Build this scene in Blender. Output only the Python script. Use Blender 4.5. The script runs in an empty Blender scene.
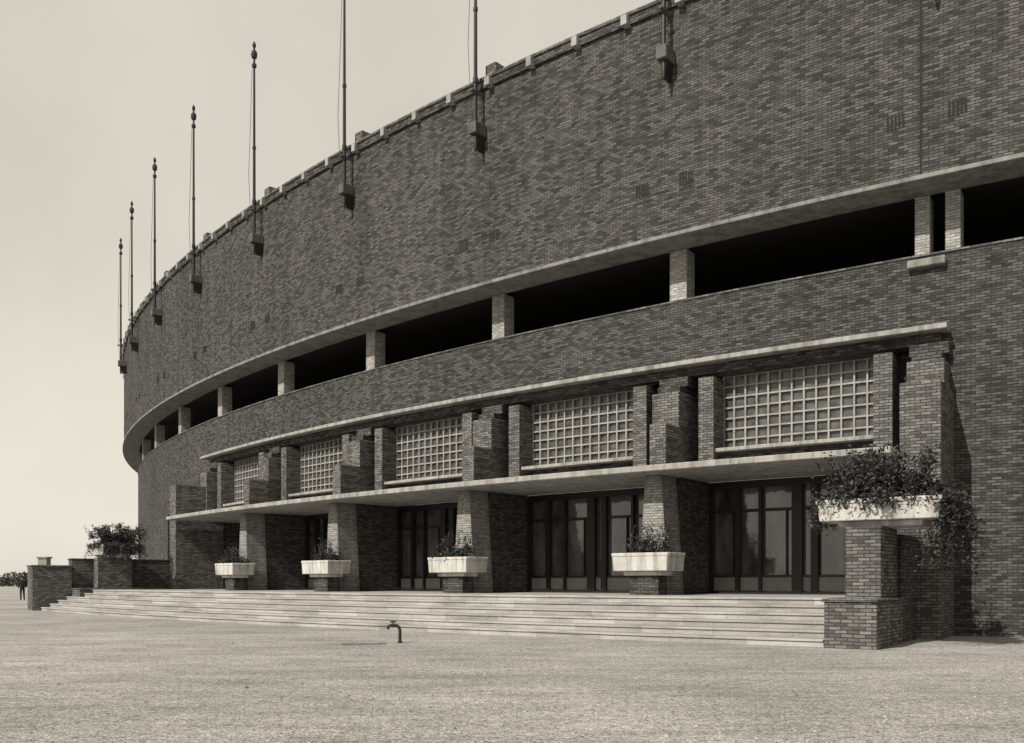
import bpy, bmesh, math, random
from mathutils import Vector
random.seed(7)
sc=bpy.context.scene
CX,CY=68.0,111.2
HE=1.36
RAD=math.radians
def P(a,r,z):
    a=RAD(a); return (CX-r*math.sin(a), CY-r*math.cos(a), z)
def val(r,a): return r(a) if callable(r) else r

# ---------------------------------------------------------------- materials
def newmat(name):
    m=bpy.data.materials.new(name); m.use_nodes=True
    nt=m.node_tree; b=nt.nodes['Principled BSDF']
    return m,nt,b
def N(nt,t,**kw):
    n=nt.nodes.new(t)
    for k,v in kw.items(): setattr(n,k,v)
    return n
def grey(v): return (v,v*0.97,v*0.92,1)
def ramp(nt,fac,stops,col=grey):
    r=N(nt,'ShaderNodeValToRGB')
    els=r.color_ramp.elements
    els[0].position,els[0].color=stops[0][0],col(stops[0][1])
    els[1].position,els[1].color=stops[-1][0],col(stops[-1][1])
    for p,v in stops[1:-1]:
        e=els.new(p); e.color=col(v)
    nt.links.new(fac,r.inputs[0]); return r.outputs[0]
def framp(nt,fac,stops): return ramp(nt,fac,stops,lambda v:(v,v,v,1))
def mul(nt,a,b,fac=1.0):
    m=N(nt,'ShaderNodeMix',data_type='RGBA',blend_type='MULTIPLY')
    m.inputs[0].default_value=fac
    nt.links.new(a,m.inputs[6]); nt.links.new(b,m.inputs[7]); return m.outputs[2]
def noise(nt,vec,scale,detail=4,rough=.6):
    n=N(nt,'ShaderNodeTexNoise'); n.inputs['Scale'].default_value=scale
    n.inputs['Detail'].default_value=detail; n.inputs['Roughness'].default_value=rough
    if vec is not None: nt.links.new(vec,n.inputs['Vector'])
    return n.outputs['Fac']
def scaled(nt,vec,s):
    m=N(nt,'ShaderNodeMapping'); m.inputs['Scale'].default_value=s
    nt.links.new(vec,m.inputs['Vector']); return m.outputs[0]

def brick_mat(name,lo,hi,mortar,rough=.92,bw=.235,rh=.075,stain=True):
    m,nt,b=newmat(name)
    tc=N(nt,'ShaderNodeTexCoord'); uv=tc.outputs['UV']
    wn=N(nt,'ShaderNodeTexNoise'); wn.inputs['Scale'].default_value=.8; wn.inputs['Detail'].default_value=2
    nt.links.new(uv,wn.inputs['Vector'])
    sub=N(nt,'ShaderNodeVectorMath',operation='SUBTRACT'); nt.links.new(wn.outputs['Color'],sub.inputs[0]); sub.inputs[1].default_value=(.5,.5,.5)
    scv=N(nt,'ShaderNodeVectorMath',operation='SCALE'); nt.links.new(sub.outputs[0],scv.inputs[0]); scv.inputs['Scale'].default_value=.05
    add=N(nt,'ShaderNodeVectorMath',operation='ADD'); nt.links.new(uv,add.inputs[0]); nt.links.new(scv.outputs[0],add.inputs[1])
    br=N(nt,'ShaderNodeTexBrick'); br.offset=.5
    nt.links.new(add.outputs[0],br.inputs['Vector'])
    br.inputs['Scale'].default_value=1
    br.inputs['Brick Width'].default_value=bw; br.inputs['Row Height'].default_value=rh
    br.inputs['Mortar Size'].default_value=.011; br.inputs['Mortar Smooth'].default_value=.3
    br.inputs['Color1'].default_value=grey(lo); br.inputs['Color2'].default_value=grey(hi); br.inputs['Mortar'].default_value=grey(mortar)
    streak=framp(nt,noise(nt,scaled(nt,uv,(3.2,11,1)),1.5,3,.8),[(.3,.7),(.5,.97),(.68,1.3)])
    c=mul(nt,br.outputs['Color'],streak)
    blot=framp(nt,noise(nt,scaled(nt,uv,(.35,.22,1)),.7,4,.6),[(.3,.84),(.5,1.0),(.72,1.14)])
    c=mul(nt,c,blot)
    rain=framp(nt,noise(nt,scaled(nt,uv,(1.6,.07,1)),1.5,2,.6),[(.35,.85),(.6,1.05)])
    c=mul(nt,c,rain)
    nt.links.new(c,b.inputs['Base Color']); b.inputs['Roughness'].default_value=rough
    b.inputs['Specular IOR Level'].default_value=.1
    inv=N(nt,'ShaderNodeMath',operation='SUBTRACT'); inv.inputs[0].default_value=1; nt.links.new(br.outputs['Fac'],inv.inputs[1])
    n2=noise(nt,uv,24,1)
    ad=N(nt,'ShaderNodeMath',operation='MULTIPLY_ADD'); nt.links.new(n2,ad.inputs[0]); ad.inputs[1].default_value=.7; nt.links.new(inv.outputs[0],ad.inputs[2])
    bp=N(nt,'ShaderNodeBump'); bp.inputs['Strength'].default_value=.7; bp.inputs['Distance'].default_value=.018
    nt.links.new(ad.outputs[0],bp.inputs['Height']); nt.links.new(bp.outputs[0],b.inputs['Normal'])
    return m
def plain_mat(name,v,rough=.85,var=.3,sc1=1.5,spec=.3,bump=.25,streaks=True):
    m,nt,b=newmat(name)
    tc=N(nt,'ShaderNodeTexCoord'); ob=tc.outputs['Object']
    c=ramp(nt,noise(nt,ob,sc1,5,.65),[(.3,v*(1-var)),(.5,v),(.7,v*(1+var*.6))])
    if streaks:
        s=framp(nt,noise(nt,scaled(nt,ob,(3,3,.35)),1.4,3,.65),[(.35,.6),(.55,1.0)])
        c=mul(nt,c,s)
    f=framp(nt,noise(nt,ob,30,2,.7),[(.3,.85),(.7,1.1)]); c=mul(nt,c,f)
    nt.links.new(c,b.inputs['Base Color']); b.inputs['Roughness'].default_value=rough
    b.inputs['Specular IOR Level'].default_value=spec
    if bump:
        bp=N(nt,'ShaderNodeBump'); bp.inputs['Strength'].default_value=bump; bp.inputs['Distance'].default_value=.02
        nt.links.new(noise(nt,ob,22,2,.7),bp.inputs['Height']); nt.links.new(bp.outputs[0],b.inputs['Normal'])
    return m
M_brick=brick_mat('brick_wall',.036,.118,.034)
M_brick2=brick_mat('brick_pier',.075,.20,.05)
M_shade=brick_mat('brick_shaded_pier',.04,.12,.035)  # darker brick copy with shade put into its colour
M_column=brick_mat('brick_column',.26,.42,.2)
M_band=plain_mat('concrete_band',.21)
M_conc=plain_mat('concrete',.24)
M_concl=plain_mat('concrete_light',.31,var=.3)
M_bowl=plain_mat('cast_stone',.50,var=.2)
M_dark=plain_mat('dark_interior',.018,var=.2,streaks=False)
M_iron=plain_mat('painted_iron',.02,rough=.5,var=.2,streaks=False,bump=0)
M_frame=plain_mat('door_frame_paint',.016,rough=.45,var=.2,streaks=False,bump=0)
M_mull=plain_mat('window_lattice_concrete',.30,var=.35,sc1=3,streaks=False)
M_kick=plain_mat('door_kick_panel',.17,rough=.5,var=.25,streaks=False,bump=0)
M_soil=plain_mat('soil',.04,streaks=False)
M_coat=plain_mat('dark_cloth',.02,streaks=False)
M_skin=plain_mat('skin',.3,var=.1,streaks=False,bump=0)
M_brk=plain_mat('bracket_stone',.10)
def glass_mat(name,lo,hi,rough,sx,spec=.8,bs=.15):
    m,nt,b=newmat(name); tc=N(nt,'ShaderNodeTexCoord')
    c=ramp(nt,noise(nt,scaled(nt,tc.outputs['UV'],sx),1.0,3,.6),[(.3,lo),(.7,hi)])
    nt.links.new(c,b.inputs['Base Color']); b.inputs['Roughness'].default_value=rough
    b.inputs['Specular IOR Level'].default_value=spec
    bp=N(nt,'ShaderNodeBump'); bp.inputs['Strength'].default_value=bs; bp.inputs['Distance'].default_value=.02
    nt.links.new(noise(nt,tc.outputs['UV'],2.2,2),bp.inputs['Height']); nt.links.new(bp.outputs[0],b.inputs['Normal'])
    return m
M_glass=glass_mat('door_glass',.015,.12,.06,(1.5,.6,1),1.0,.2)  # grey mottling in the base colour stands in for reflections
M_gblock=glass_mat('glass_panes',.02,.11,.3,(3,3,1),.6,.4)
def step_mat():
    m,nt,b=newmat('step_stone'); tc=N(nt,'ShaderNodeTexCoord'); uv=tc.outputs['UV']
    br=N(nt,'ShaderNodeTexBrick'); nt.links.new(uv,br.inputs['Vector']); br.inputs['Scale'].default_value=1
    br.inputs['Brick Width'].default_value=1.7; br.inputs['Row Height'].default_value=.1667; br.inputs['Mortar Size'].default_value=.005
    br.inputs['Color1'].default_value=grey(.29); br.inputs['Color2'].default_value=grey(.41); br.inputs['Mortar'].default_value=grey(.16)
    c=mul(nt,br.outputs['Color'],framp(nt,noise(nt,scaled(nt,uv,(.5,3,1)),1.2,5,.7),[(.3,.5),(.5,.95),(.7,1.15)]))
    c=mul(nt,c,framp(nt,noise(nt,uv,14,3,.7),[(.3,.8),(.65,1.05)]))
    nt.links.new(c,b.inputs['Base Color']); b.inputs['Roughness'].default_value=.85
    return m
M_step=step_mat()
def ground_mat():
    m,nt,b=newmat('gravel_ground'); tc=N(nt,'ShaderNodeTexCoord'); ob=tc.outputs['Object']
    c=ramp(nt,noise(nt,ob,.16,6,.65),[(.3,.22),(.45,.29),(.55,.33),(.7,.40)])
    c=mul(nt,c,framp(nt,noise(nt,scaled(nt,ob,(.45,1.3,1)),1.1,6,.8),[(.3,.62),(.5,1.0),(.7,1.24)]))
    c=mul(nt,c,framp(nt,noise(nt,ob,9,4,.95),[(.38,.55),(.5,1.0),(.62,1.42)]))
    c=mul(nt,c,framp(nt,noise(nt,ob,34,2,.9),[(.38,.4),(.5,1.0),(.62,1.5)]))
    nt.links.new(c,b.inputs['Base Color']); b.inputs['Roughness'].default_value=.95
    b.inputs['Specular IOR Level'].default_value=.1
    bp=N(nt,'ShaderNodeBump'); bp.inputs['Strength'].default_value=1.0; bp.inputs['Distance'].default_value=.03
    nt.links.new(noise(nt,ob,14,4,.85),bp.inputs['Height']); nt.links.new(bp.outputs[0],b.inputs['Normal'])
    return m
M_ground=ground_mat()
def island_mat(name,a,b_,c_):
    m,nt,b=newmat(name); g=N(nt,'ShaderNodeNewGeometry')
    c=ramp(nt,g.outputs['Random Per Island'],[(0,a),(.6,b_),(1,c_)])
    nt.links.new(c,b.inputs['Base Color']); b.inputs['Roughness'].default_value=.65
    b.inputs['Specular IOR Level'].default_value=.2
    return m
M_leaf=island_mat('leaves',.012,.035,.09)
M_stone=island_mat('pebbles',.08,.24,.42)

# ---------------------------------------------------------------- mesh accumulator
class Acc:
    def __init__(s): s.v=[];s.f=[];s.uv=[]
    def face(s,idx,uvs): s.f.append(idx); s.uv.extend(uvs)
    def arc(s,a0,a1,r0,r1,z0,z1,step=.5,caps=True):
        n=max(1,int(math.ceil(abs(a1-a0)/step-1e-6)))
        base=len(s.v); L=[]
        for i in range(n+1):
            a=a0+(a1-a0)*i/n; R0=val(r0,a);R1=val(r1,a); Z0=val(z0,a);Z1=val(z1,a)
            s.v+= [P(a,R0,Z0),P(a,R1,Z0),P(a,R1,Z1),P(a,R0,Z1)]
            L.append((RAD(a)*105,R0,R1,Z0,Z1))
        for i in range(n):
            b=base+4*i; c=b+4; u0,p0,q0,y0,t0=L[i]; u1,p1,q1,y1,t1=L[i+1]
            s.face((b+1,c+1,c+2,b+2),[(u0,y0),(u1,y1),(u1,t1),(u0,t0)])
            s.face((b,b+3,c+3,c),[(u0,y0),(u0,t0),(u1,t1),(u1,y1)])
            s.face((b+3,b+2,c+2,c+3),[(u0,p0),(u0,q0),(u1,q1),(u1,p1)])
            s.face((b,c,c+1,b+1),[(u0,p0),(u1,p1),(u1,q1),(u0,q0)])
        if caps:
            for b,l in ((base,L[0]),(base+4*n,L[-1])):
                s.face((b,b+1,b+2,b+3),[(l[1],l[3]),(l[2],l[3]),(l[2],l[4]),(l[1],l[4])])
    def frustum(s,a,r,z0,z1,w0,d0,w1,d1):
        c=Vector(P(a,r,0)); ra=RAD(a); out=Vector((-math.sin(ra),-math.cos(ra),0)); tan=Vector((-math.cos(ra),math.sin(ra),0))
        base=len(s.v)
        for z,w,d in((z0,w0,d0),(z1,w1,d1)):
            for sx,sy in((-1,-1),(1,-1),(1,1),(-1,1)):
                p=c+tan*(sx*w/2)+out*(sy*d/2); s.v.append((p.x,p.y,z))
        b=base
        for q in((0,1,5,4),(1,2,6,5),(2,3,7,6),(3,0,4,7)):
            L=(Vector(s.v[b+q[0]])-Vector(s.v[b+q[1]])).length
            s.face(tuple(b+i for i in q),[(0,z0),(L,z0),(L,z1),(0,z1)])
        s.face((b,b+3,b+2,b+1),[(0,0),(0,d0),(w0,d0),(w0,0)])
        s.face((b+4,b+5,b+6,b+7),[(0,0),(w1,0),(w1,d1),(0,d1)])
    def tube(s,pts,rs,n=8,closed_caps=True):
        pts=[Vector(p) for p in pts]
        if not isinstance(rs,(list,tuple)): rs=[rs]*len(pts)
        base=len(s.v); prev=None
        for i,p in enumerate(pts):
            d=(pts[min(i+1,len(pts)-1)]-pts[max(i-1,0)]).normalized()
            if prev is None:
                x=d.orthogonal().normalized()
            else:
                x=(prev-d*prev.dot(d))
                x=x.normalized() if x.length>1e-5 else d.orthogonal().normalized()
            prev=x; y=d.cross(x)
            for k in range(n):
                t=2*math.pi*k/n; q=p+(x*math.cos(t)+y*math.sin(t))*rs[i]; s.v.append(tuple(q))
        for i in range(len(pts)-1):
            for k in range(n):
                a=base+i*n+k;b=base+i*n+(k+1)%n
                s.face((a,b,b+n,a+n),[(k/n,i),((k+1)/n,i),((k+1)/n,i+1),(k/n,i+1)])
        s.face(tuple(base+k for k in range(n))[::-1],[(0,0)]*n)
        e=base+(len(pts)-1)*n
        s.face(tuple(e+k for k in range(n)),[(0,0)]*n)
    def lathe(s,x,y,prof,n=10):
        s.tube([(x,y,z) for z,r in prof],[r for z,r in prof],n)
    def make(s,name,mat,parent=None,bevel=0,smooth=False,recalc=True):
        me=bpy.data.meshes.new(name); me.from_pydata(s.v,[],s.f)
        ul=me.uv_layers.new(name='UVMap')
        for i,u in enumerate(s.uv): ul.data[i].uv=u
        if recalc:
            bm=bmesh.new(); bm.from_mesh(me); bmesh.ops.recalc_face_normals(bm,faces=bm.faces); bm.to_mesh(me); bm.free()
        me.materials.append(mat)
        if smooth:
            for p in me.polygons: p.use_smooth=True
        ob=bpy.data.objects.new(name,me); sc.collection.objects.link(ob)
        if parent: ob.parent=parent
        if bevel:
            md=ob.modifiers.new('bevel','BEVEL'); md.width=bevel; md.segments=1; md.limit_method='ANGLE'
        return ob
def empty(name):
    e=bpy.data.objects.new(name,None); sc.collection.objects.link(e); return e

# ---------------------------------------------------------------- key dims
POD=1.0
A0=33.4; DA=3.9
bays=[A0+DA*i for i in range(6)]           # 33.4 .. 52.9
H_A=11.32; H_B=9.74; H_C=7.72; H_T=18.3
CAN=4.38
stad=empty('brick_stadium')

w=Acc(); w.arc(-20,125,104.4,105.0,H_A+.12,H_T-.12); w.make('upper_wall',M_brick,stad)
w=Acc()
w.arc(-20,125,103.9,105.1,H_A,H_A+.12)
w.make('lintel_band',M_band,stad,bevel=.015)
w=Acc(); w.arc(-20,125,104.2,105.14,H_T-.11,H_T); w.make('wall_coping',M_brick2,stad,bevel=.015)
w=Acc(); w.arc(-20,125,105.002,105.09,H_T-.36,H_T-.12); w.make('coping_corbel_course',M_brick,stad)
w=Acc()
a=-20+.4
while a<125:
    w.arc(a-.055,a+.055,104.98,105.26,H_T-.40,H_T-.113,step=5); a+=DA/4
w.make('coping_dentils',M_concl,stad)
w=Acc()
allb=[A0+DA*i for i in range(-13,24)]
for a in allb:
    w.arc(a-.40,a-.14,104.35,104.9,H_T+.002,H_T+.5,step=5)
w.make('parapet_blocks',M_brick2,stad,bevel=.02)
w=Acc(); w.arc(33.42,33.45,104.9,105.012,H_A+.12,H_T-.36,step=5)
w.make('expansion_joint',M_dark,stad)
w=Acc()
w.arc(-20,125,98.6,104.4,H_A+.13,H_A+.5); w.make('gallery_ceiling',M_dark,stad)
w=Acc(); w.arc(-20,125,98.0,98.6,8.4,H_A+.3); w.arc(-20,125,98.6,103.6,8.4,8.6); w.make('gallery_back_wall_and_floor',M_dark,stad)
w=Acc(); w.arc(-20,125,90,104.2,H_T-.5,H_T-.3,step=1); w.make('roof_slab',M_conc,stad)
w=Acc(); w.arc(-20,125,103.6,104.0,H_C,H_B); w.make('gallery_parapet',M_brick,stad)
w=Acc(); w.arc(-20,125,103.5,104.03,H_B+.002,H_B+.06); w.make('parapet_coping',M_brick2,stad)
w=Acc()
for a in allb:
    if abs(a-33.4)<.01:
        w.arc(33.42,33.62,103.4,103.95,H_B+.06,H_A,step=5); w.arc(33.02,33.22,103.4,103.95,H_B+.06,H_A,step=5)
    elif -18<a<122: w.arc(a-.14,a+.17,103.4,103.95,H_B+.06,H_A,step=5)
w.make('gallery_columns',M_column,stad,bevel=.015)
w=Acc(); w.arc(33.2,33.7,103.98,104.2,H_B-.30,H_B-.1,step=5); w.make('spout_block',M_conc,stad,bevel=.02)
w=Acc()
w.arc(-20,33.25,102.5,104.0,-.3,H_C); w.arc(53.15,125,102.5,104.0,-.3,H_C)
w.make('lower_wall',M_brick,stad)
w=Acc(); w.arc(33.15,53.6,103.9,104.55,H_C-.02,H_C+.12); w.make('entrance_cornice',M_concl,stad,bevel=.02)
w=Acc(); w.arc(33.25,53.15,103.3,104.2,H_C-.3,H_C-.02); w.make('cornice_shadow_course',M_brick,stad)
br=Acc(); pil=Acc(); cap=Acc(); gl=Acc(); mu=Acc(); sill=Acc()
br.arc(33.25,53.15,103.0,103.5,CAN+.25,H_C-.3)
rg=random.Random(11)
for i in range(5):
    c=bays[i]+DA/2; wa=1.23
    z0,z1=5.22,7.38
    br.arc(c-1.5,c+1.5,103.5,103.95,CAN+.25,z0-.1,step=1)
    br.arc(c-1.5,c+1.5,103.5,103.95,z1,H_C-.3,step=1)
    sill.arc(c-wa-.02,c+wa+.02,103.6,104.3,z0-.11,z0,step=1)
    nx,nz=13,7
    for kx in range(nx):
        for kz in range(nz):
            r=103.6+rg.uniform(-.012,.012); rr=r+rg.uniform(-.008,.008)
            a_=c-wa+2*wa*kx/nx; b_=c-wa+2*wa*(kx+1)/nx
            gl.arc(a_,b_,103.5,(lambda q,r=r,rr=rr,a_=a_: r if q<a_+.01 else rr),z0+(z1-z0)*kz/nz,z0+(z1-z0)*(kz+1)/nz,step=5)
    for k in range(nx+1):
        a=c-wa+2*wa*k/nx; mu.arc(a-.0125,a+.0125,103.55,103.69,z0,z1,step=5)
    for k in range(nz+1):
        z=z0+(z1-z0)*k/nz; mu.arc(c-wa,c+wa,103.55,103.684,z-.022,z+.022,step=.5)
for j,a in enumerate(bays):
    pil.arc(a-.24,a+.24,103.4,104.8,CAN+.25,6.9,step=5)
    cap.arc(a-.20,a+.20,103.4,104.6,6.9,7.12,step=5)
    cap.arc(a-.26,a+.26,103.4,104.3,7.12,H_C-.3,step=5)
    for s in (-1,1):
        if (j==0 and s==-1) or (j==5 and s==1): continue
        b=a+s*.60
        pil.arc(b-.13,b+.13,103.4,104.4,CAN+.25,7.3,step=5)
    if 0<j<5: pil.arc(a-.28,a+.0,104.82,105.75,CAN+.25,5.85,step=5)
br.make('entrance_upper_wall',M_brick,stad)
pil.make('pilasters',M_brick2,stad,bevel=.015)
cap.make('pilaster_caps',M_brick,stad,bevel=.015)
gl.make('window_panes',M_gblock,stad); mu.make('window_lattice',M_mull,stad); sill.make('window_sills',M_concl,stad,bevel=.015)
w=Acc(); w.arc(33.62,52.65,103.0,106.8,CAN,CAN+.17); w.make('entrance_canopy',M_concl,stad,bevel=.02)
w=Acc(); w.arc(33.1,33.6,103.9,106.0,-.3,6.15,step=5); w.arc(52.7,53.2,103.9,106.3,-.3,6.15,step=5)
w.make('entrance_end_piers',M_brick2,stad,bevel=.015)
w=Acc(); w2=Acc()
for j,a in enumerate(bays):
    if 0<j<5:
        w.arc(a-.30,a+.26,102.6,104.95,POD-.02,CAN,step=5)
        w2.frustum(a-.10,105.42,POD-.01,CAN-.002,1.0,.92,.50,.92)
w.make('entrance_piers',M_shade,stad,bevel=.015)
M_bat=brick_mat('sunlit_column_brick',.20,.36,.14)  # lighter brick copy; sunlight on the column fronts put into the colour
w2.make('battered_columns',M_bat,stad,bevel=.015)
fr=Acc(); dg=Acc(); kk=Acc()
for i in range(5):
    c=bays[i]+DA/2; hw=DA/2-.28
    m2=1/1.798
    def A(x): return c-x*m2
    W=hw/m2
    zt=CAN
    dg.arc(c-hw,c+hw,102.7,102.86,POD,zt,step=.5)
    fr.arc(c-hw,c+hw,102.8,103.02,zt-.22,zt-.002,step=1)
    fr.arc(c-hw,c+hw,102.8,103.0,POD,POD+.08,step=1)
    posts=[(-W,.35),(-W+.95,.14),(-1.35,.09),(-.25,.30),(.25,.20),(1.35,.09),(W-.95,.14),(W-.1,.35)]
    for x,t in posts: fr.arc(A(x)-t*m2/2,A(x)+t*m2/2,102.8,103.04,POD+.08,zt-.22,step=5)
    xs=[p[0] for p in posts]
    for k in range(len(xs)-1):
        x0=xs[k]+posts[k][1]/2; x1=xs[k+1]-posts[k+1][1]/2
        if x1-x0<.25: continue
        kk.arc(A(x0),A(x1),102.8,102.95,POD+.1,POD+.5,step=5)
        fr.arc(A(x0),A(x1),102.8,102.98,POD+.5,POD+.57,step=5)
        fr.arc(A(x0),A(x1),102.8,102.97,3.45,3.53,step=5)
        if x1-x0>.7:
            xm=(x0+x1)/2
            fr.arc(A(xm+.28),A(xm+.25),102.8,102.95,POD+.57,3.45,step=5)
fr.make('door_frames',M_frame,stad); dg.make('door_glass',M_glass,stad); kk.make('door_kick_panels',M_kick,stad)
w=Acc()
for a in allb:
    if -18<a<122:
        for s in (-.42,.36):
            for k in range(5):
                b=a+s+(k-2)*.05
                w.arc(b-.015,b+.015,104.9,105.012,12.75,13.1,step=5)
w.make('wall_vents',M_dark,stad)
w=Acc()
x,y,_=P(57.9,104.12,0); w.lathe(x,y,[(1.2,.05),(5.0,.05),(5.05,.12),(5.3,.12)],8)
w.make('downpipes',M_iron,stad)

# ---------------------------------------------------------------- steps
steps=empty('entrance_steps')
def Rb(a): return 110.25+(a-33.9)/20*1.7
nst=6; rise=POD/nst; tread=.37
w=Acc(); w3=Acc()
for k in range(nst):
    aL=53.85
    inner=(lambda a,k=k: Rb(a)-tread*(k+1)-.03) if k<nst-1 else 102.0
    w.arc(33.93,aL,inner,(lambda a,k=k: Rb(a)-tread*k-.035),-.1 if k==0 else rise*k-.03, rise*(k+1)-.056,step=.5)
    w3.arc(33.93,aL+.02,inner,(lambda a,k=k: Rb(a)-tread*k),rise*(k+1)-.055, rise*(k+1),step=.5)
w.make('risers',M_step,steps)
w3.make('treads',M_step,steps,bevel=.012)

# ---------------------------------------------------------------- cheek walls, big planters
def cheek(name,a0,a1,r0,r1,h,mat=None):
    e=empty(name)
    w=Acc(); w.arc(a0,a1,r0,r1,-.3,h,step=5); w.make('masonry',mat or M_brick2,e,bevel=.015)
    w=Acc(); w.arc(a0-.02,a1+.02,r0,r1+.04,h,h+.07,step=5); w.make('brick_on_edge_coping',mat or M_brick2,e,bevel=.01)
    return e
cheek('brick_cheek_wall',33.36,33.9,107.87,110.4,.95)
cheek('brick_cheek_wall',53.0,53.8,106.32,110.6,1.0)
cheek('shade_stand_in_wall',54.1,54.5,105.0,110.5,2.45)
cheek('shade_stand_in_wall',53.9,54.6,110.55,112.3,2.1)
cheek('shade_stand_in_wall',33.38,33.6,106.04,107.80,2.35,M_shade)  # added wall; its dark brick stands in for shadow behind the planter
def leaf(acc,p,s,rnd):
    u=Vector((rnd.gauss(0,1),rnd.gauss(0,1),rnd.gauss(0,.7))).normalized(); v=u.cross(Vector((rnd.gauss(0,1),rnd.gauss(0,1),rnd.gauss(0,1)))).normalized()*.45
    b=len(acc.v)
    for q in (p-u*s, p+v*s, p+u*s, p-v*s): acc.v.append(tuple(q))
    acc.face((b,b+1,b+2,b+3),[(0,0),(1,0),(1,1),(0,1)])
def leaves(acc,center,rad,n,size,seedv=0,clr=.3):
    rnd=random.Random(seedv)
    cl=[]
    for _ in range(max(6,n//130)):
        d=Vector((rnd.gauss(0,1),rnd.gauss(0,1),rnd.gauss(0,1))).normalized()*rnd.uniform(.15,1.0)
        cl.append((Vector((center[0]+d.x*rad[0],center[1]+d.y*rad[1],center[2]+abs(d.z)*rad[2]*(1 if rnd.random()>.2 else -.15))),rnd.uniform(.6,1.25)*clr))
    for _ in range(n):
        c,r=rnd.choice(cl)
        p=c+Vector((rnd.gauss(0,r*.6),rnd.gauss(0,r*.6),rnd.gauss(0,r*.45)))
        leaf(acc,p,size*rnd.uniform(.5,1.3),rnd)
    return cl
def strand(acc,p,L,rnd,size,dx):
    q=Vector(p); n=int(L/.045)
    for i in range(n):
        q=q+Vector((dx[0]*.014+rnd.gauss(0,.012),dx[1]*.014+rnd.gauss(0,.012),-.045))
        for _ in range(4): leaf(acc,q+Vector((rnd.gauss(0,.05),rnd.gauss(0,.05),rnd.gauss(0,.03))),size*rnd.uniform(.5,1.2),rnd)
def bowl(name,a,r,z0,z1,wd,dp,stem_z,stem_mat,stem_w,stem_d,tw=.95):
    e=empty(name)
    w=Acc()
    w.frustum(a,r,z0,z1-.1,wd*tw,dp*tw,wd*.98,dp*.98)
    t=.09
    m=180/math.pi/r
    w.arc(a-wd/2*m,a+wd/2*m,r+dp/2-t,r+dp/2,z1-.1,z1,step=5)
    w.arc(a-wd/2*m,a+wd/2*m,r-dp/2,r-dp/2+t,z1-.1,z1,step=5)
    w.arc(a-wd/2*m,a-wd/2*m+t*m,r-dp/2+t,r+dp/2-t,z1-.1,z1,step=5)
    w.arc(a+wd/2*m-t*m,a+wd/2*m,r-dp/2+t,r+dp/2-t,z1-.1,z1,step=5)
    w.frustum(a,r,z0-.12,z0,wd*.66,dp*.66,wd*.68,dp*.68)
    w.make('bowl',M_bowl,e,bevel=.015)
    w=Acc(); w.frustum(a,r,z1-.1,z1-.04,wd-2*t-.01,dp-2*t-.01,wd-2*t-.01,dp-2*t-.01); w.make('soil',M_soil,e)
    if stem_w:
        w=Acc(); w.frustum(a,r,stem_z,z0-.12,stem_w,stem_d,stem_w,stem_d); w.make('pedestal',stem_mat,e,bevel=.015)
    return e
for j in range(1,5):
    a=bays[j]-(.18,.18,.24,.3,.3)[j]; r=106.42
    bowl('stone_planter',a,r,1.66,2.16,1.75,1.05,POD-.01,M_shade,.9,.5)
    rnd=random.Random(j)
    w=Acc()
    x,y,_=P(a,r,0)
    leaves(w,(x,y,2.15),(.6,.35,.35+.08*(j%3)),1100,.05,seedv=20+j,clr=.2)
    for _ in range(30):
        px,py,_z=P(a+rnd.uniform(-.35,.35),r+rnd.uniform(-.25,.25),0); h=rnd.uniform(.3,.95)
        w.tube([(px,py,2.1),(px+rnd.gauss(0,.05),py+rnd.gauss(0,.05),2.1+h*.6),(px+rnd.gauss(0,.12),py+rnd.gauss(0,.12),2.1+h)],[.012,.009,.003],4)
        for _k in range(14):
            t=rnd.uniform(.2,1); leaf(w,Vector((px+rnd.gauss(0,.06),py+rnd.gauss(0,.06),2.1+h*t)),.05,rnd)
    w.make('flowering_plant',M_leaf,None,recalc=False)
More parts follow.
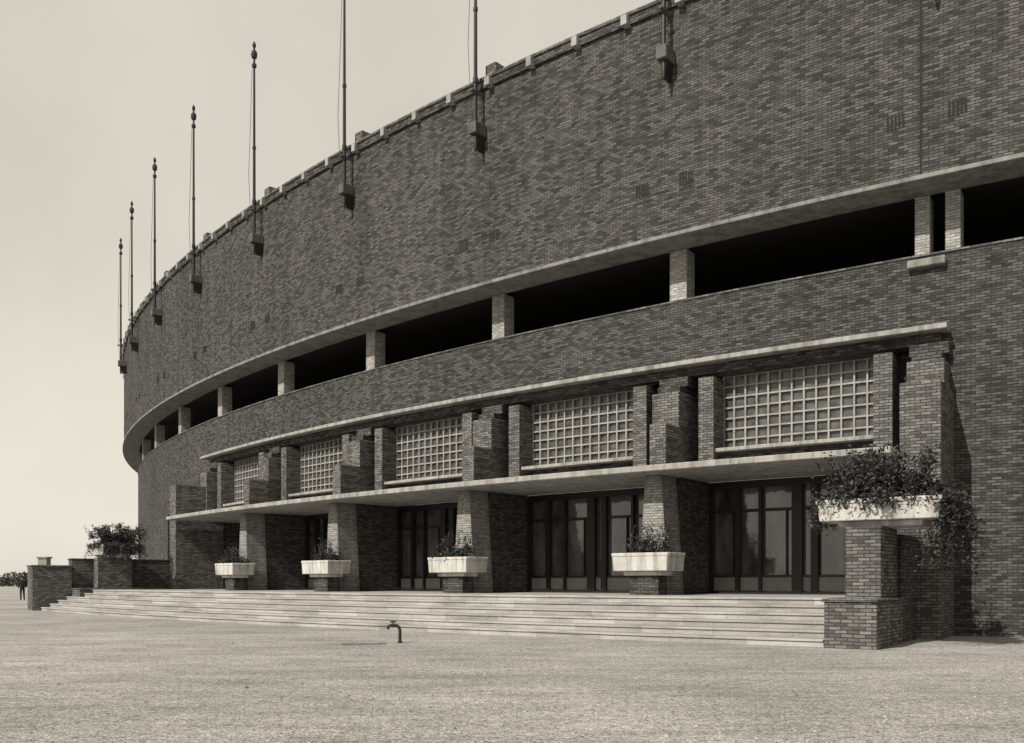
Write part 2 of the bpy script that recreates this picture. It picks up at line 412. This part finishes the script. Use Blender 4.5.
def bigplanter(a,r,pa0,pa1,pr0,pr1,seedv,hangL,rad,n):
    e=bowl('stone_planter',a,r,2.66,3.12,2.5,1.6,2.3,M_brick2,0,0)
    w=Acc(); w.arc(pa0,pa1,pr0,pr1,1.0,2.538,step=5); w.make('brick_pier',M_brick2,e,bevel=.015)
    w=Acc(); x,y,_=P(a,r,0)
    cl=leaves(w,(x+.1,y+.1,3.12),rad,n,.06,seedv=seedv,clr=.27)
    rnd=random.Random(seedv)
    for c,_r in cl[:60]:
        w.tube([(x+rnd.gauss(0,.2),y+rnd.gauss(0,.2),3.05),tuple((Vector((x,y,3.1))+c)/2+Vector((rnd.gauss(0,.08),0,.1))),tuple(c+Vector((0,0,.15)))],[.025,.015,.005],5)
    for _ in range(30):
        t=rnd.uniform(0,2*math.pi); q=Vector((x+math.cos(t)*rad[0]*.6,y+math.sin(t)*rad[1]*.6,3.5)); e2=q+Vector((math.cos(t)*rnd.uniform(.2,.7),math.sin(t)*.3,rnd.uniform(.2,.75)))
        w.tube([q,(q+e2)/2+Vector((0,0,.08)),e2],[.012,.009,.004],4)
        for _k in range(22): leaf(w,q.lerp(e2,rnd.random())+Vector((rnd.gauss(0,.05),rnd.gauss(0,.05),rnd.gauss(0,.05))),.05,rnd)
    m=180/math.pi/r
    for _ in range(120):
        s=rnd.choice([0,0,0,1,2])
        if s==0: aa=a-(1.22+rnd.uniform(0,.35))*m; rr=r+rnd.uniform(-1.0,.8); L=rnd.uniform(.3,hangL)
        elif s==1: aa=a+rnd.choice([-1,1])*rnd.uniform(.5,1.2)*m; rr=r+.85; L=rnd.uniform(.05,.4)
        else: aa=a+(1.22+rnd.uniform(0,.2))*m; rr=r+rnd.uniform(-.7,.8); L=rnd.uniform(.15,.8)
        px,py,_z=P(aa,rr,3.2); strand(w,(px,py,3.22),L,rnd,.045,(rnd.uniform(-1,1),rnd.uniform(-1,1)))
    w.make('trailing_shrub',M_leaf,None,recalc=False)
bigplanter(33.46,108.75,33.42,33.80,107.9,109.5,5,1.7,(1.4,1.1,1.05),14000)
bigplanter(53.35,108.9,53.2,53.6,108.1,109.7,9,.9,(1.5,1.2,1.3),9000)

# ---------------------------------------------------------------- flagpoles
for i in range(0,9):
    a=A0+DA*i-.14
    e=empty('flagpole')
    x,y,_=P(a,105.38,0)
    w=Acc()
    prof=[(16.2,.065),(18.0,.065),(18.05,.09),(18.2,.09),(18.25,.065),(20.4,.06),(20.45,.08),(20.55,.08),(20.6,.055),(24.0,.045),(24.05,.10),(24.15,.11),(24.25,.045),(24.4,.045),(24.47,.12),(24.6,.14),(24.73,.12),(24.8,.045),(24.9,.045),(24.96,.08),(25.05,.08),(25.2,.01)]
    w.lathe(x,y,prof,10); w.make('pole',M_iron,e,smooth=False)
    w=Acc()
    w.frustum(a,105.28,16.3,16.68,.34,.56,.34,.56)
    w.frustum(a,105.3,17.7,17.78,.12,.6,.12,.6)
    w.make('bracket_block',M_brk,e,bevel=.02)
    w=Acc(); w.frustum(a,105.14,15.8,16.3,.06,.28,.24,.5)
    w.lathe(x,y,[(15.75,.02),(15.83,.05),(16.0,.07),(16.3,.08)],8)
    w.make('bracket_corbel',M_iron,e)
    x2,y2,_=P(a+.1,105.55,0)
    x3,y3,_=P(a+.03,105.45,0)
    w=Acc(); w.tube([(x3,y3,24.0),((x3+x2)/2,(y3+y2)/2,21.5),(x2,y2,19.3),((x3+x2)/2,(y3+y2)/2,17.6),(x3,y3,16.8)],.012,4); w.make('halyard',M_iron,e)

# ---------------------------------------------------------------- water tap
tp=empty('water_standpipe')
tx,ty=-2.5,21.2
w=Acc()
w.tube([(tx,ty,-.05),(tx,ty,.28),(tx-.02,ty,.35),(tx-.07,ty,.39),(tx-.20,ty-.02,.40),(tx-.25,ty-.02,.38),(tx-.27,ty-.02,.31)],[.035,.035,.035,.035,.033,.033,.036],10)
w.lathe(tx,ty,[(-.02,.06),(.03,.06),(.04,.035)],10)
w.tube([(tx-.15,ty-.02,.40),(tx-.15,ty-.02,.47)],.016,6)
w.tube([(tx-.21,ty-.02,.475),(tx-.09,ty-.02,.475)],.018,6)
w.make('pipe_and_valve',M_iron,tp,bevel=0)
dark_strip=Acc(); b=[(-3.7,20.7),(-2.75,20.75),(-2.75,20.84),(-3.7,20.79)]
for z in (0.002,.012):
    for q in b: dark_strip.v.append((q[0],q[1],z))
for q in((0,1,2,3),(4,5,6,7),(0,1,5,4),(1,2,6,5),(2,3,7,6),(3,0,4,7)): dark_strip.face(q,[(0,0)]*4)
dark_strip.make('dark_ground_strip',M_dark,None)  # thin dark strip lying on the ground beside the standpipe

# ---------------------------------------------------------------- person far left
def person(x,y,face):
    e=empty('standing_person')
    pts=[(0,0,.95),(0,0,1.15),(0,0,1.38),(0,0,1.48),(0,0,1.56),
         (-.17,0,1.40),(-.24,.02,1.13),(-.23,.08,.88),(.17,0,1.40),(.24,-.01,1.13),(.22,.07,.88),
         (-.09,0,.90),(-.10,.02,.48),(-.10,-.02,.07),(-.11,.12,.04),(.09,0,.90),(.12,.10,.48),(.14,.02,.07),(.15,.17,.04)]
    ed=[(0,1),(1,2),(2,3),(3,4),(2,5),(5,6),(6,7),(2,8),(8,9),(9,10),(0,11),(11,12),(12,13),(13,14),(0,15),(15,16),(16,17),(17,18)]
    rr=[.15,.14,.15,.07,.06,.075,.055,.04,.075,.055,.04,.1,.075,.055,.04,.1,.075,.055,.04]
    me=bpy.data.meshes.new('body'); me.from_pydata(pts,ed,[]); ob=bpy.data.objects.new('body',me); sc.collection.objects.link(ob); ob.parent=e
    me.materials.append(M_coat)
    ob.modifiers.new('skin','SKIN')
    for i,r in enumerate(rr): me.skin_vertices[0].data[i].radius=(r,r*.8 if i<3 else r)
    me.skin_vertices[0].data[0].use_root=True
    sd=ob.modifiers.new('sub','SUBSURF'); sd.levels=1; sd.render_levels=1
    w=Acc(); w.lathe(0,0.01,[(1.50,.03),(1.53,.065),(1.59,.083),(1.66,.088),(1.71,.07),(1.74,.02)],12)
    w.tube([(0,.08,1.62),(0,.115,1.605)],[.02,.012],5)
    w.make('head',M_skin,e,smooth=True)
    w=Acc(); w.lathe(0,0,[(1.675,.14),(1.685,.145),(1.69,.095),(1.76,.085),(1.78,.05)],14); w.make('hat',M_coat,e)
    e.location=(x,y,0); e.rotation_euler=(0,0,face)
person(-36.6,71,.6)

# ---------------------------------------------------------------- ground, distance
g=bpy.data.meshes.new('ground'); S=3500
g.from_pydata([(-S,-S,0),(S,-S,0),(S,S,0),(-S,S,0)],[],[(0,1,2,3)]); g.materials.append(M_ground)
go=bpy.data.objects.new('ground',g); sc.collection.objects.link(go)
w=Acc(); rnd=random.Random(17)
for _ in range(9000):
    y=6.5+17*rnd.random()**1.3; x=rnd.uniform(-.75,.72)*y
    if math.hypot(x-CX,y-CY)<112.4: continue
    s=rnd.choice([.006,.009,.012,.016])*rnd.uniform(.7,1.3)*(1 if rnd.random()<.985 else 2); b=len(w.v)
    t=rnd.uniform(0,3)
    for k in range(4):
        w.v.append((x+s*math.cos(t+k*1.57)*rnd.uniform(.7,1.3),y+s*math.sin(t+k*1.57)*rnd.uniform(.7,1.3),.001))
    w.v.append((x,y,s*rnd.uniform(.5,.9)))
    for k in range(4): w.face((b+k,b+(k+1)%4,b+4),[(0,0)]*3)
w.make('loose_gravel',M_stone,None,recalc=False)
w=Acc(); rnd=random.Random(3)
for k in range(520):      # continuous distant belt of low trees and hedges
    ang=RAD(-14-66*((k+rnd.random())/520)); d=rnd.uniform(300,380)
    x=d*math.sin(ang); y=d*math.cos(ang); h=rnd.uniform(2.4,4.6)
    w.tube([(x,y,0),(x+rnd.gauss(0,.2),y,h*.6)],[.2,.1],5)
    for _ in range(75):
        z=h*rnd.random()**.8; s=1.3+h*.3*(1-z/h)
        leaf(w,Vector((x+rnd.gauss(0,s),y+rnd.gauss(0,s),z)),rnd.uniform(.3,.8),rnd)
w.make('distant_trees',M_leaf,None,recalc=False)
e=empty('gate_post'); w=Acc()
def boxp(w,x,y,wx,z0,z1):
    b=len(w.v)
    for z in (z0,z1):
        w.v+=[(x-wx,y-wx,z),(x+wx,y-wx,z),(x+wx,y+wx,z),(x-wx,y+wx,z)]
    for q in((0,1,5,4),(1,2,6,5),(2,3,7,6),(3,0,4,7),(0,3,2,1),(4,5,6,7)): w.face(tuple(b+i for i in q),[(0,z0),(2*wx,z0),(2*wx,z1),(0,z1)])
boxp(w,-44.3,90,.42,0,3.6); boxp(w,-44.3,90,.52,3.6,3.75); w.make('shaft',M_column,e,bevel=.02)

# ---------------------------------------------------------------- light
EL=41.0
ts=Vector((-.70,-.71,0)).normalized()*math.cos(RAD(EL)); ts.z=math.sin(RAD(EL))
sun=bpy.data.lights.new('sun','SUN'); sun.energy=5.0; sun.angle=RAD(.5); sun.color=(1,.95,.86)
so=bpy.data.objects.new('sun',sun); sc.collection.objects.link(so); so.rotation_euler=ts.to_track_quat('Z','Y').to_euler()
so.location=(0,0,50)
wd=bpy.data.worlds.new('World'); sc.world=wd; wd.use_nodes=True; nt=wd.node_tree
bg=nt.nodes['Background']
sky=nt.nodes.new('ShaderNodeTexSky'); sky.sky_type='NISHITA'; sky.sun_disc=False
sky.sun_elevation=RAD(EL); sky.sun_rotation=math.atan2(ts.x,ts.y)%(2*math.pi)
bw=nt.nodes.new('ShaderNodeRGBToBW'); nt.links.new(sky.outputs[0],bw.inputs[0])
pw=nt.nodes.new('ShaderNodeMath'); pw.operation='POWER'; nt.links.new(bw.outputs[0],pw.inputs[0]); pw.inputs[1].default_value=.2
ml=nt.nodes.new('ShaderNodeMath'); ml.operation='MULTIPLY'; nt.links.new(pw.outputs[0],ml.inputs[0]); ml.inputs[1].default_value=6.0
tcn=nt.nodes.new('ShaderNodeTexCoord'); nz=nt.nodes.new('ShaderNodeTexNoise'); nz.inputs['Scale'].default_value=4.5; nz.inputs['Detail'].default_value=6
nt.links.new(tcn.outputs['Generated'],nz.inputs['Vector'])
mr=nt.nodes.new('ShaderNodeMapRange'); nt.links.new(nz.outputs['Fac'],mr.inputs[0]); mr.inputs[1].default_value=.3; mr.inputs[2].default_value=.7; mr.inputs[3].default_value=.92; mr.inputs[4].default_value=1.06
m3=nt.nodes.new('ShaderNodeMath'); m3.operation='MULTIPLY'; nt.links.new(ml.outputs[0],m3.inputs[0]); nt.links.new(mr.outputs[0],m3.inputs[1])
vm=nt.nodes.new('ShaderNodeVectorMath'); vm.operation='SCALE'; vm.inputs[0].default_value=(1,.95,.82); nt.links.new(m3.outputs[0],vm.inputs['Scale'])
nt.links.new(vm.outputs[0],bg.inputs[0]); bg.inputs[1].default_value=.1

# ---------------------------------------------------------------- camera
cd=bpy.data.cameras.new('camera'); co=bpy.data.objects.new('camera',cd); sc.collection.objects.link(co)
co.location=(0,0,HE); co.rotation_euler=(math.pi/2,0,0)
cd.sensor_width=36; cd.lens=950/1024*36; cd.shift_y=(582-371.5)/1024; cd.clip_end=8000; cd.clip_start=.1
sc.camera=co
sc.view_settings.view_transform='Standard'; sc.view_settings.look='None'; sc.view_settings.exposure=0
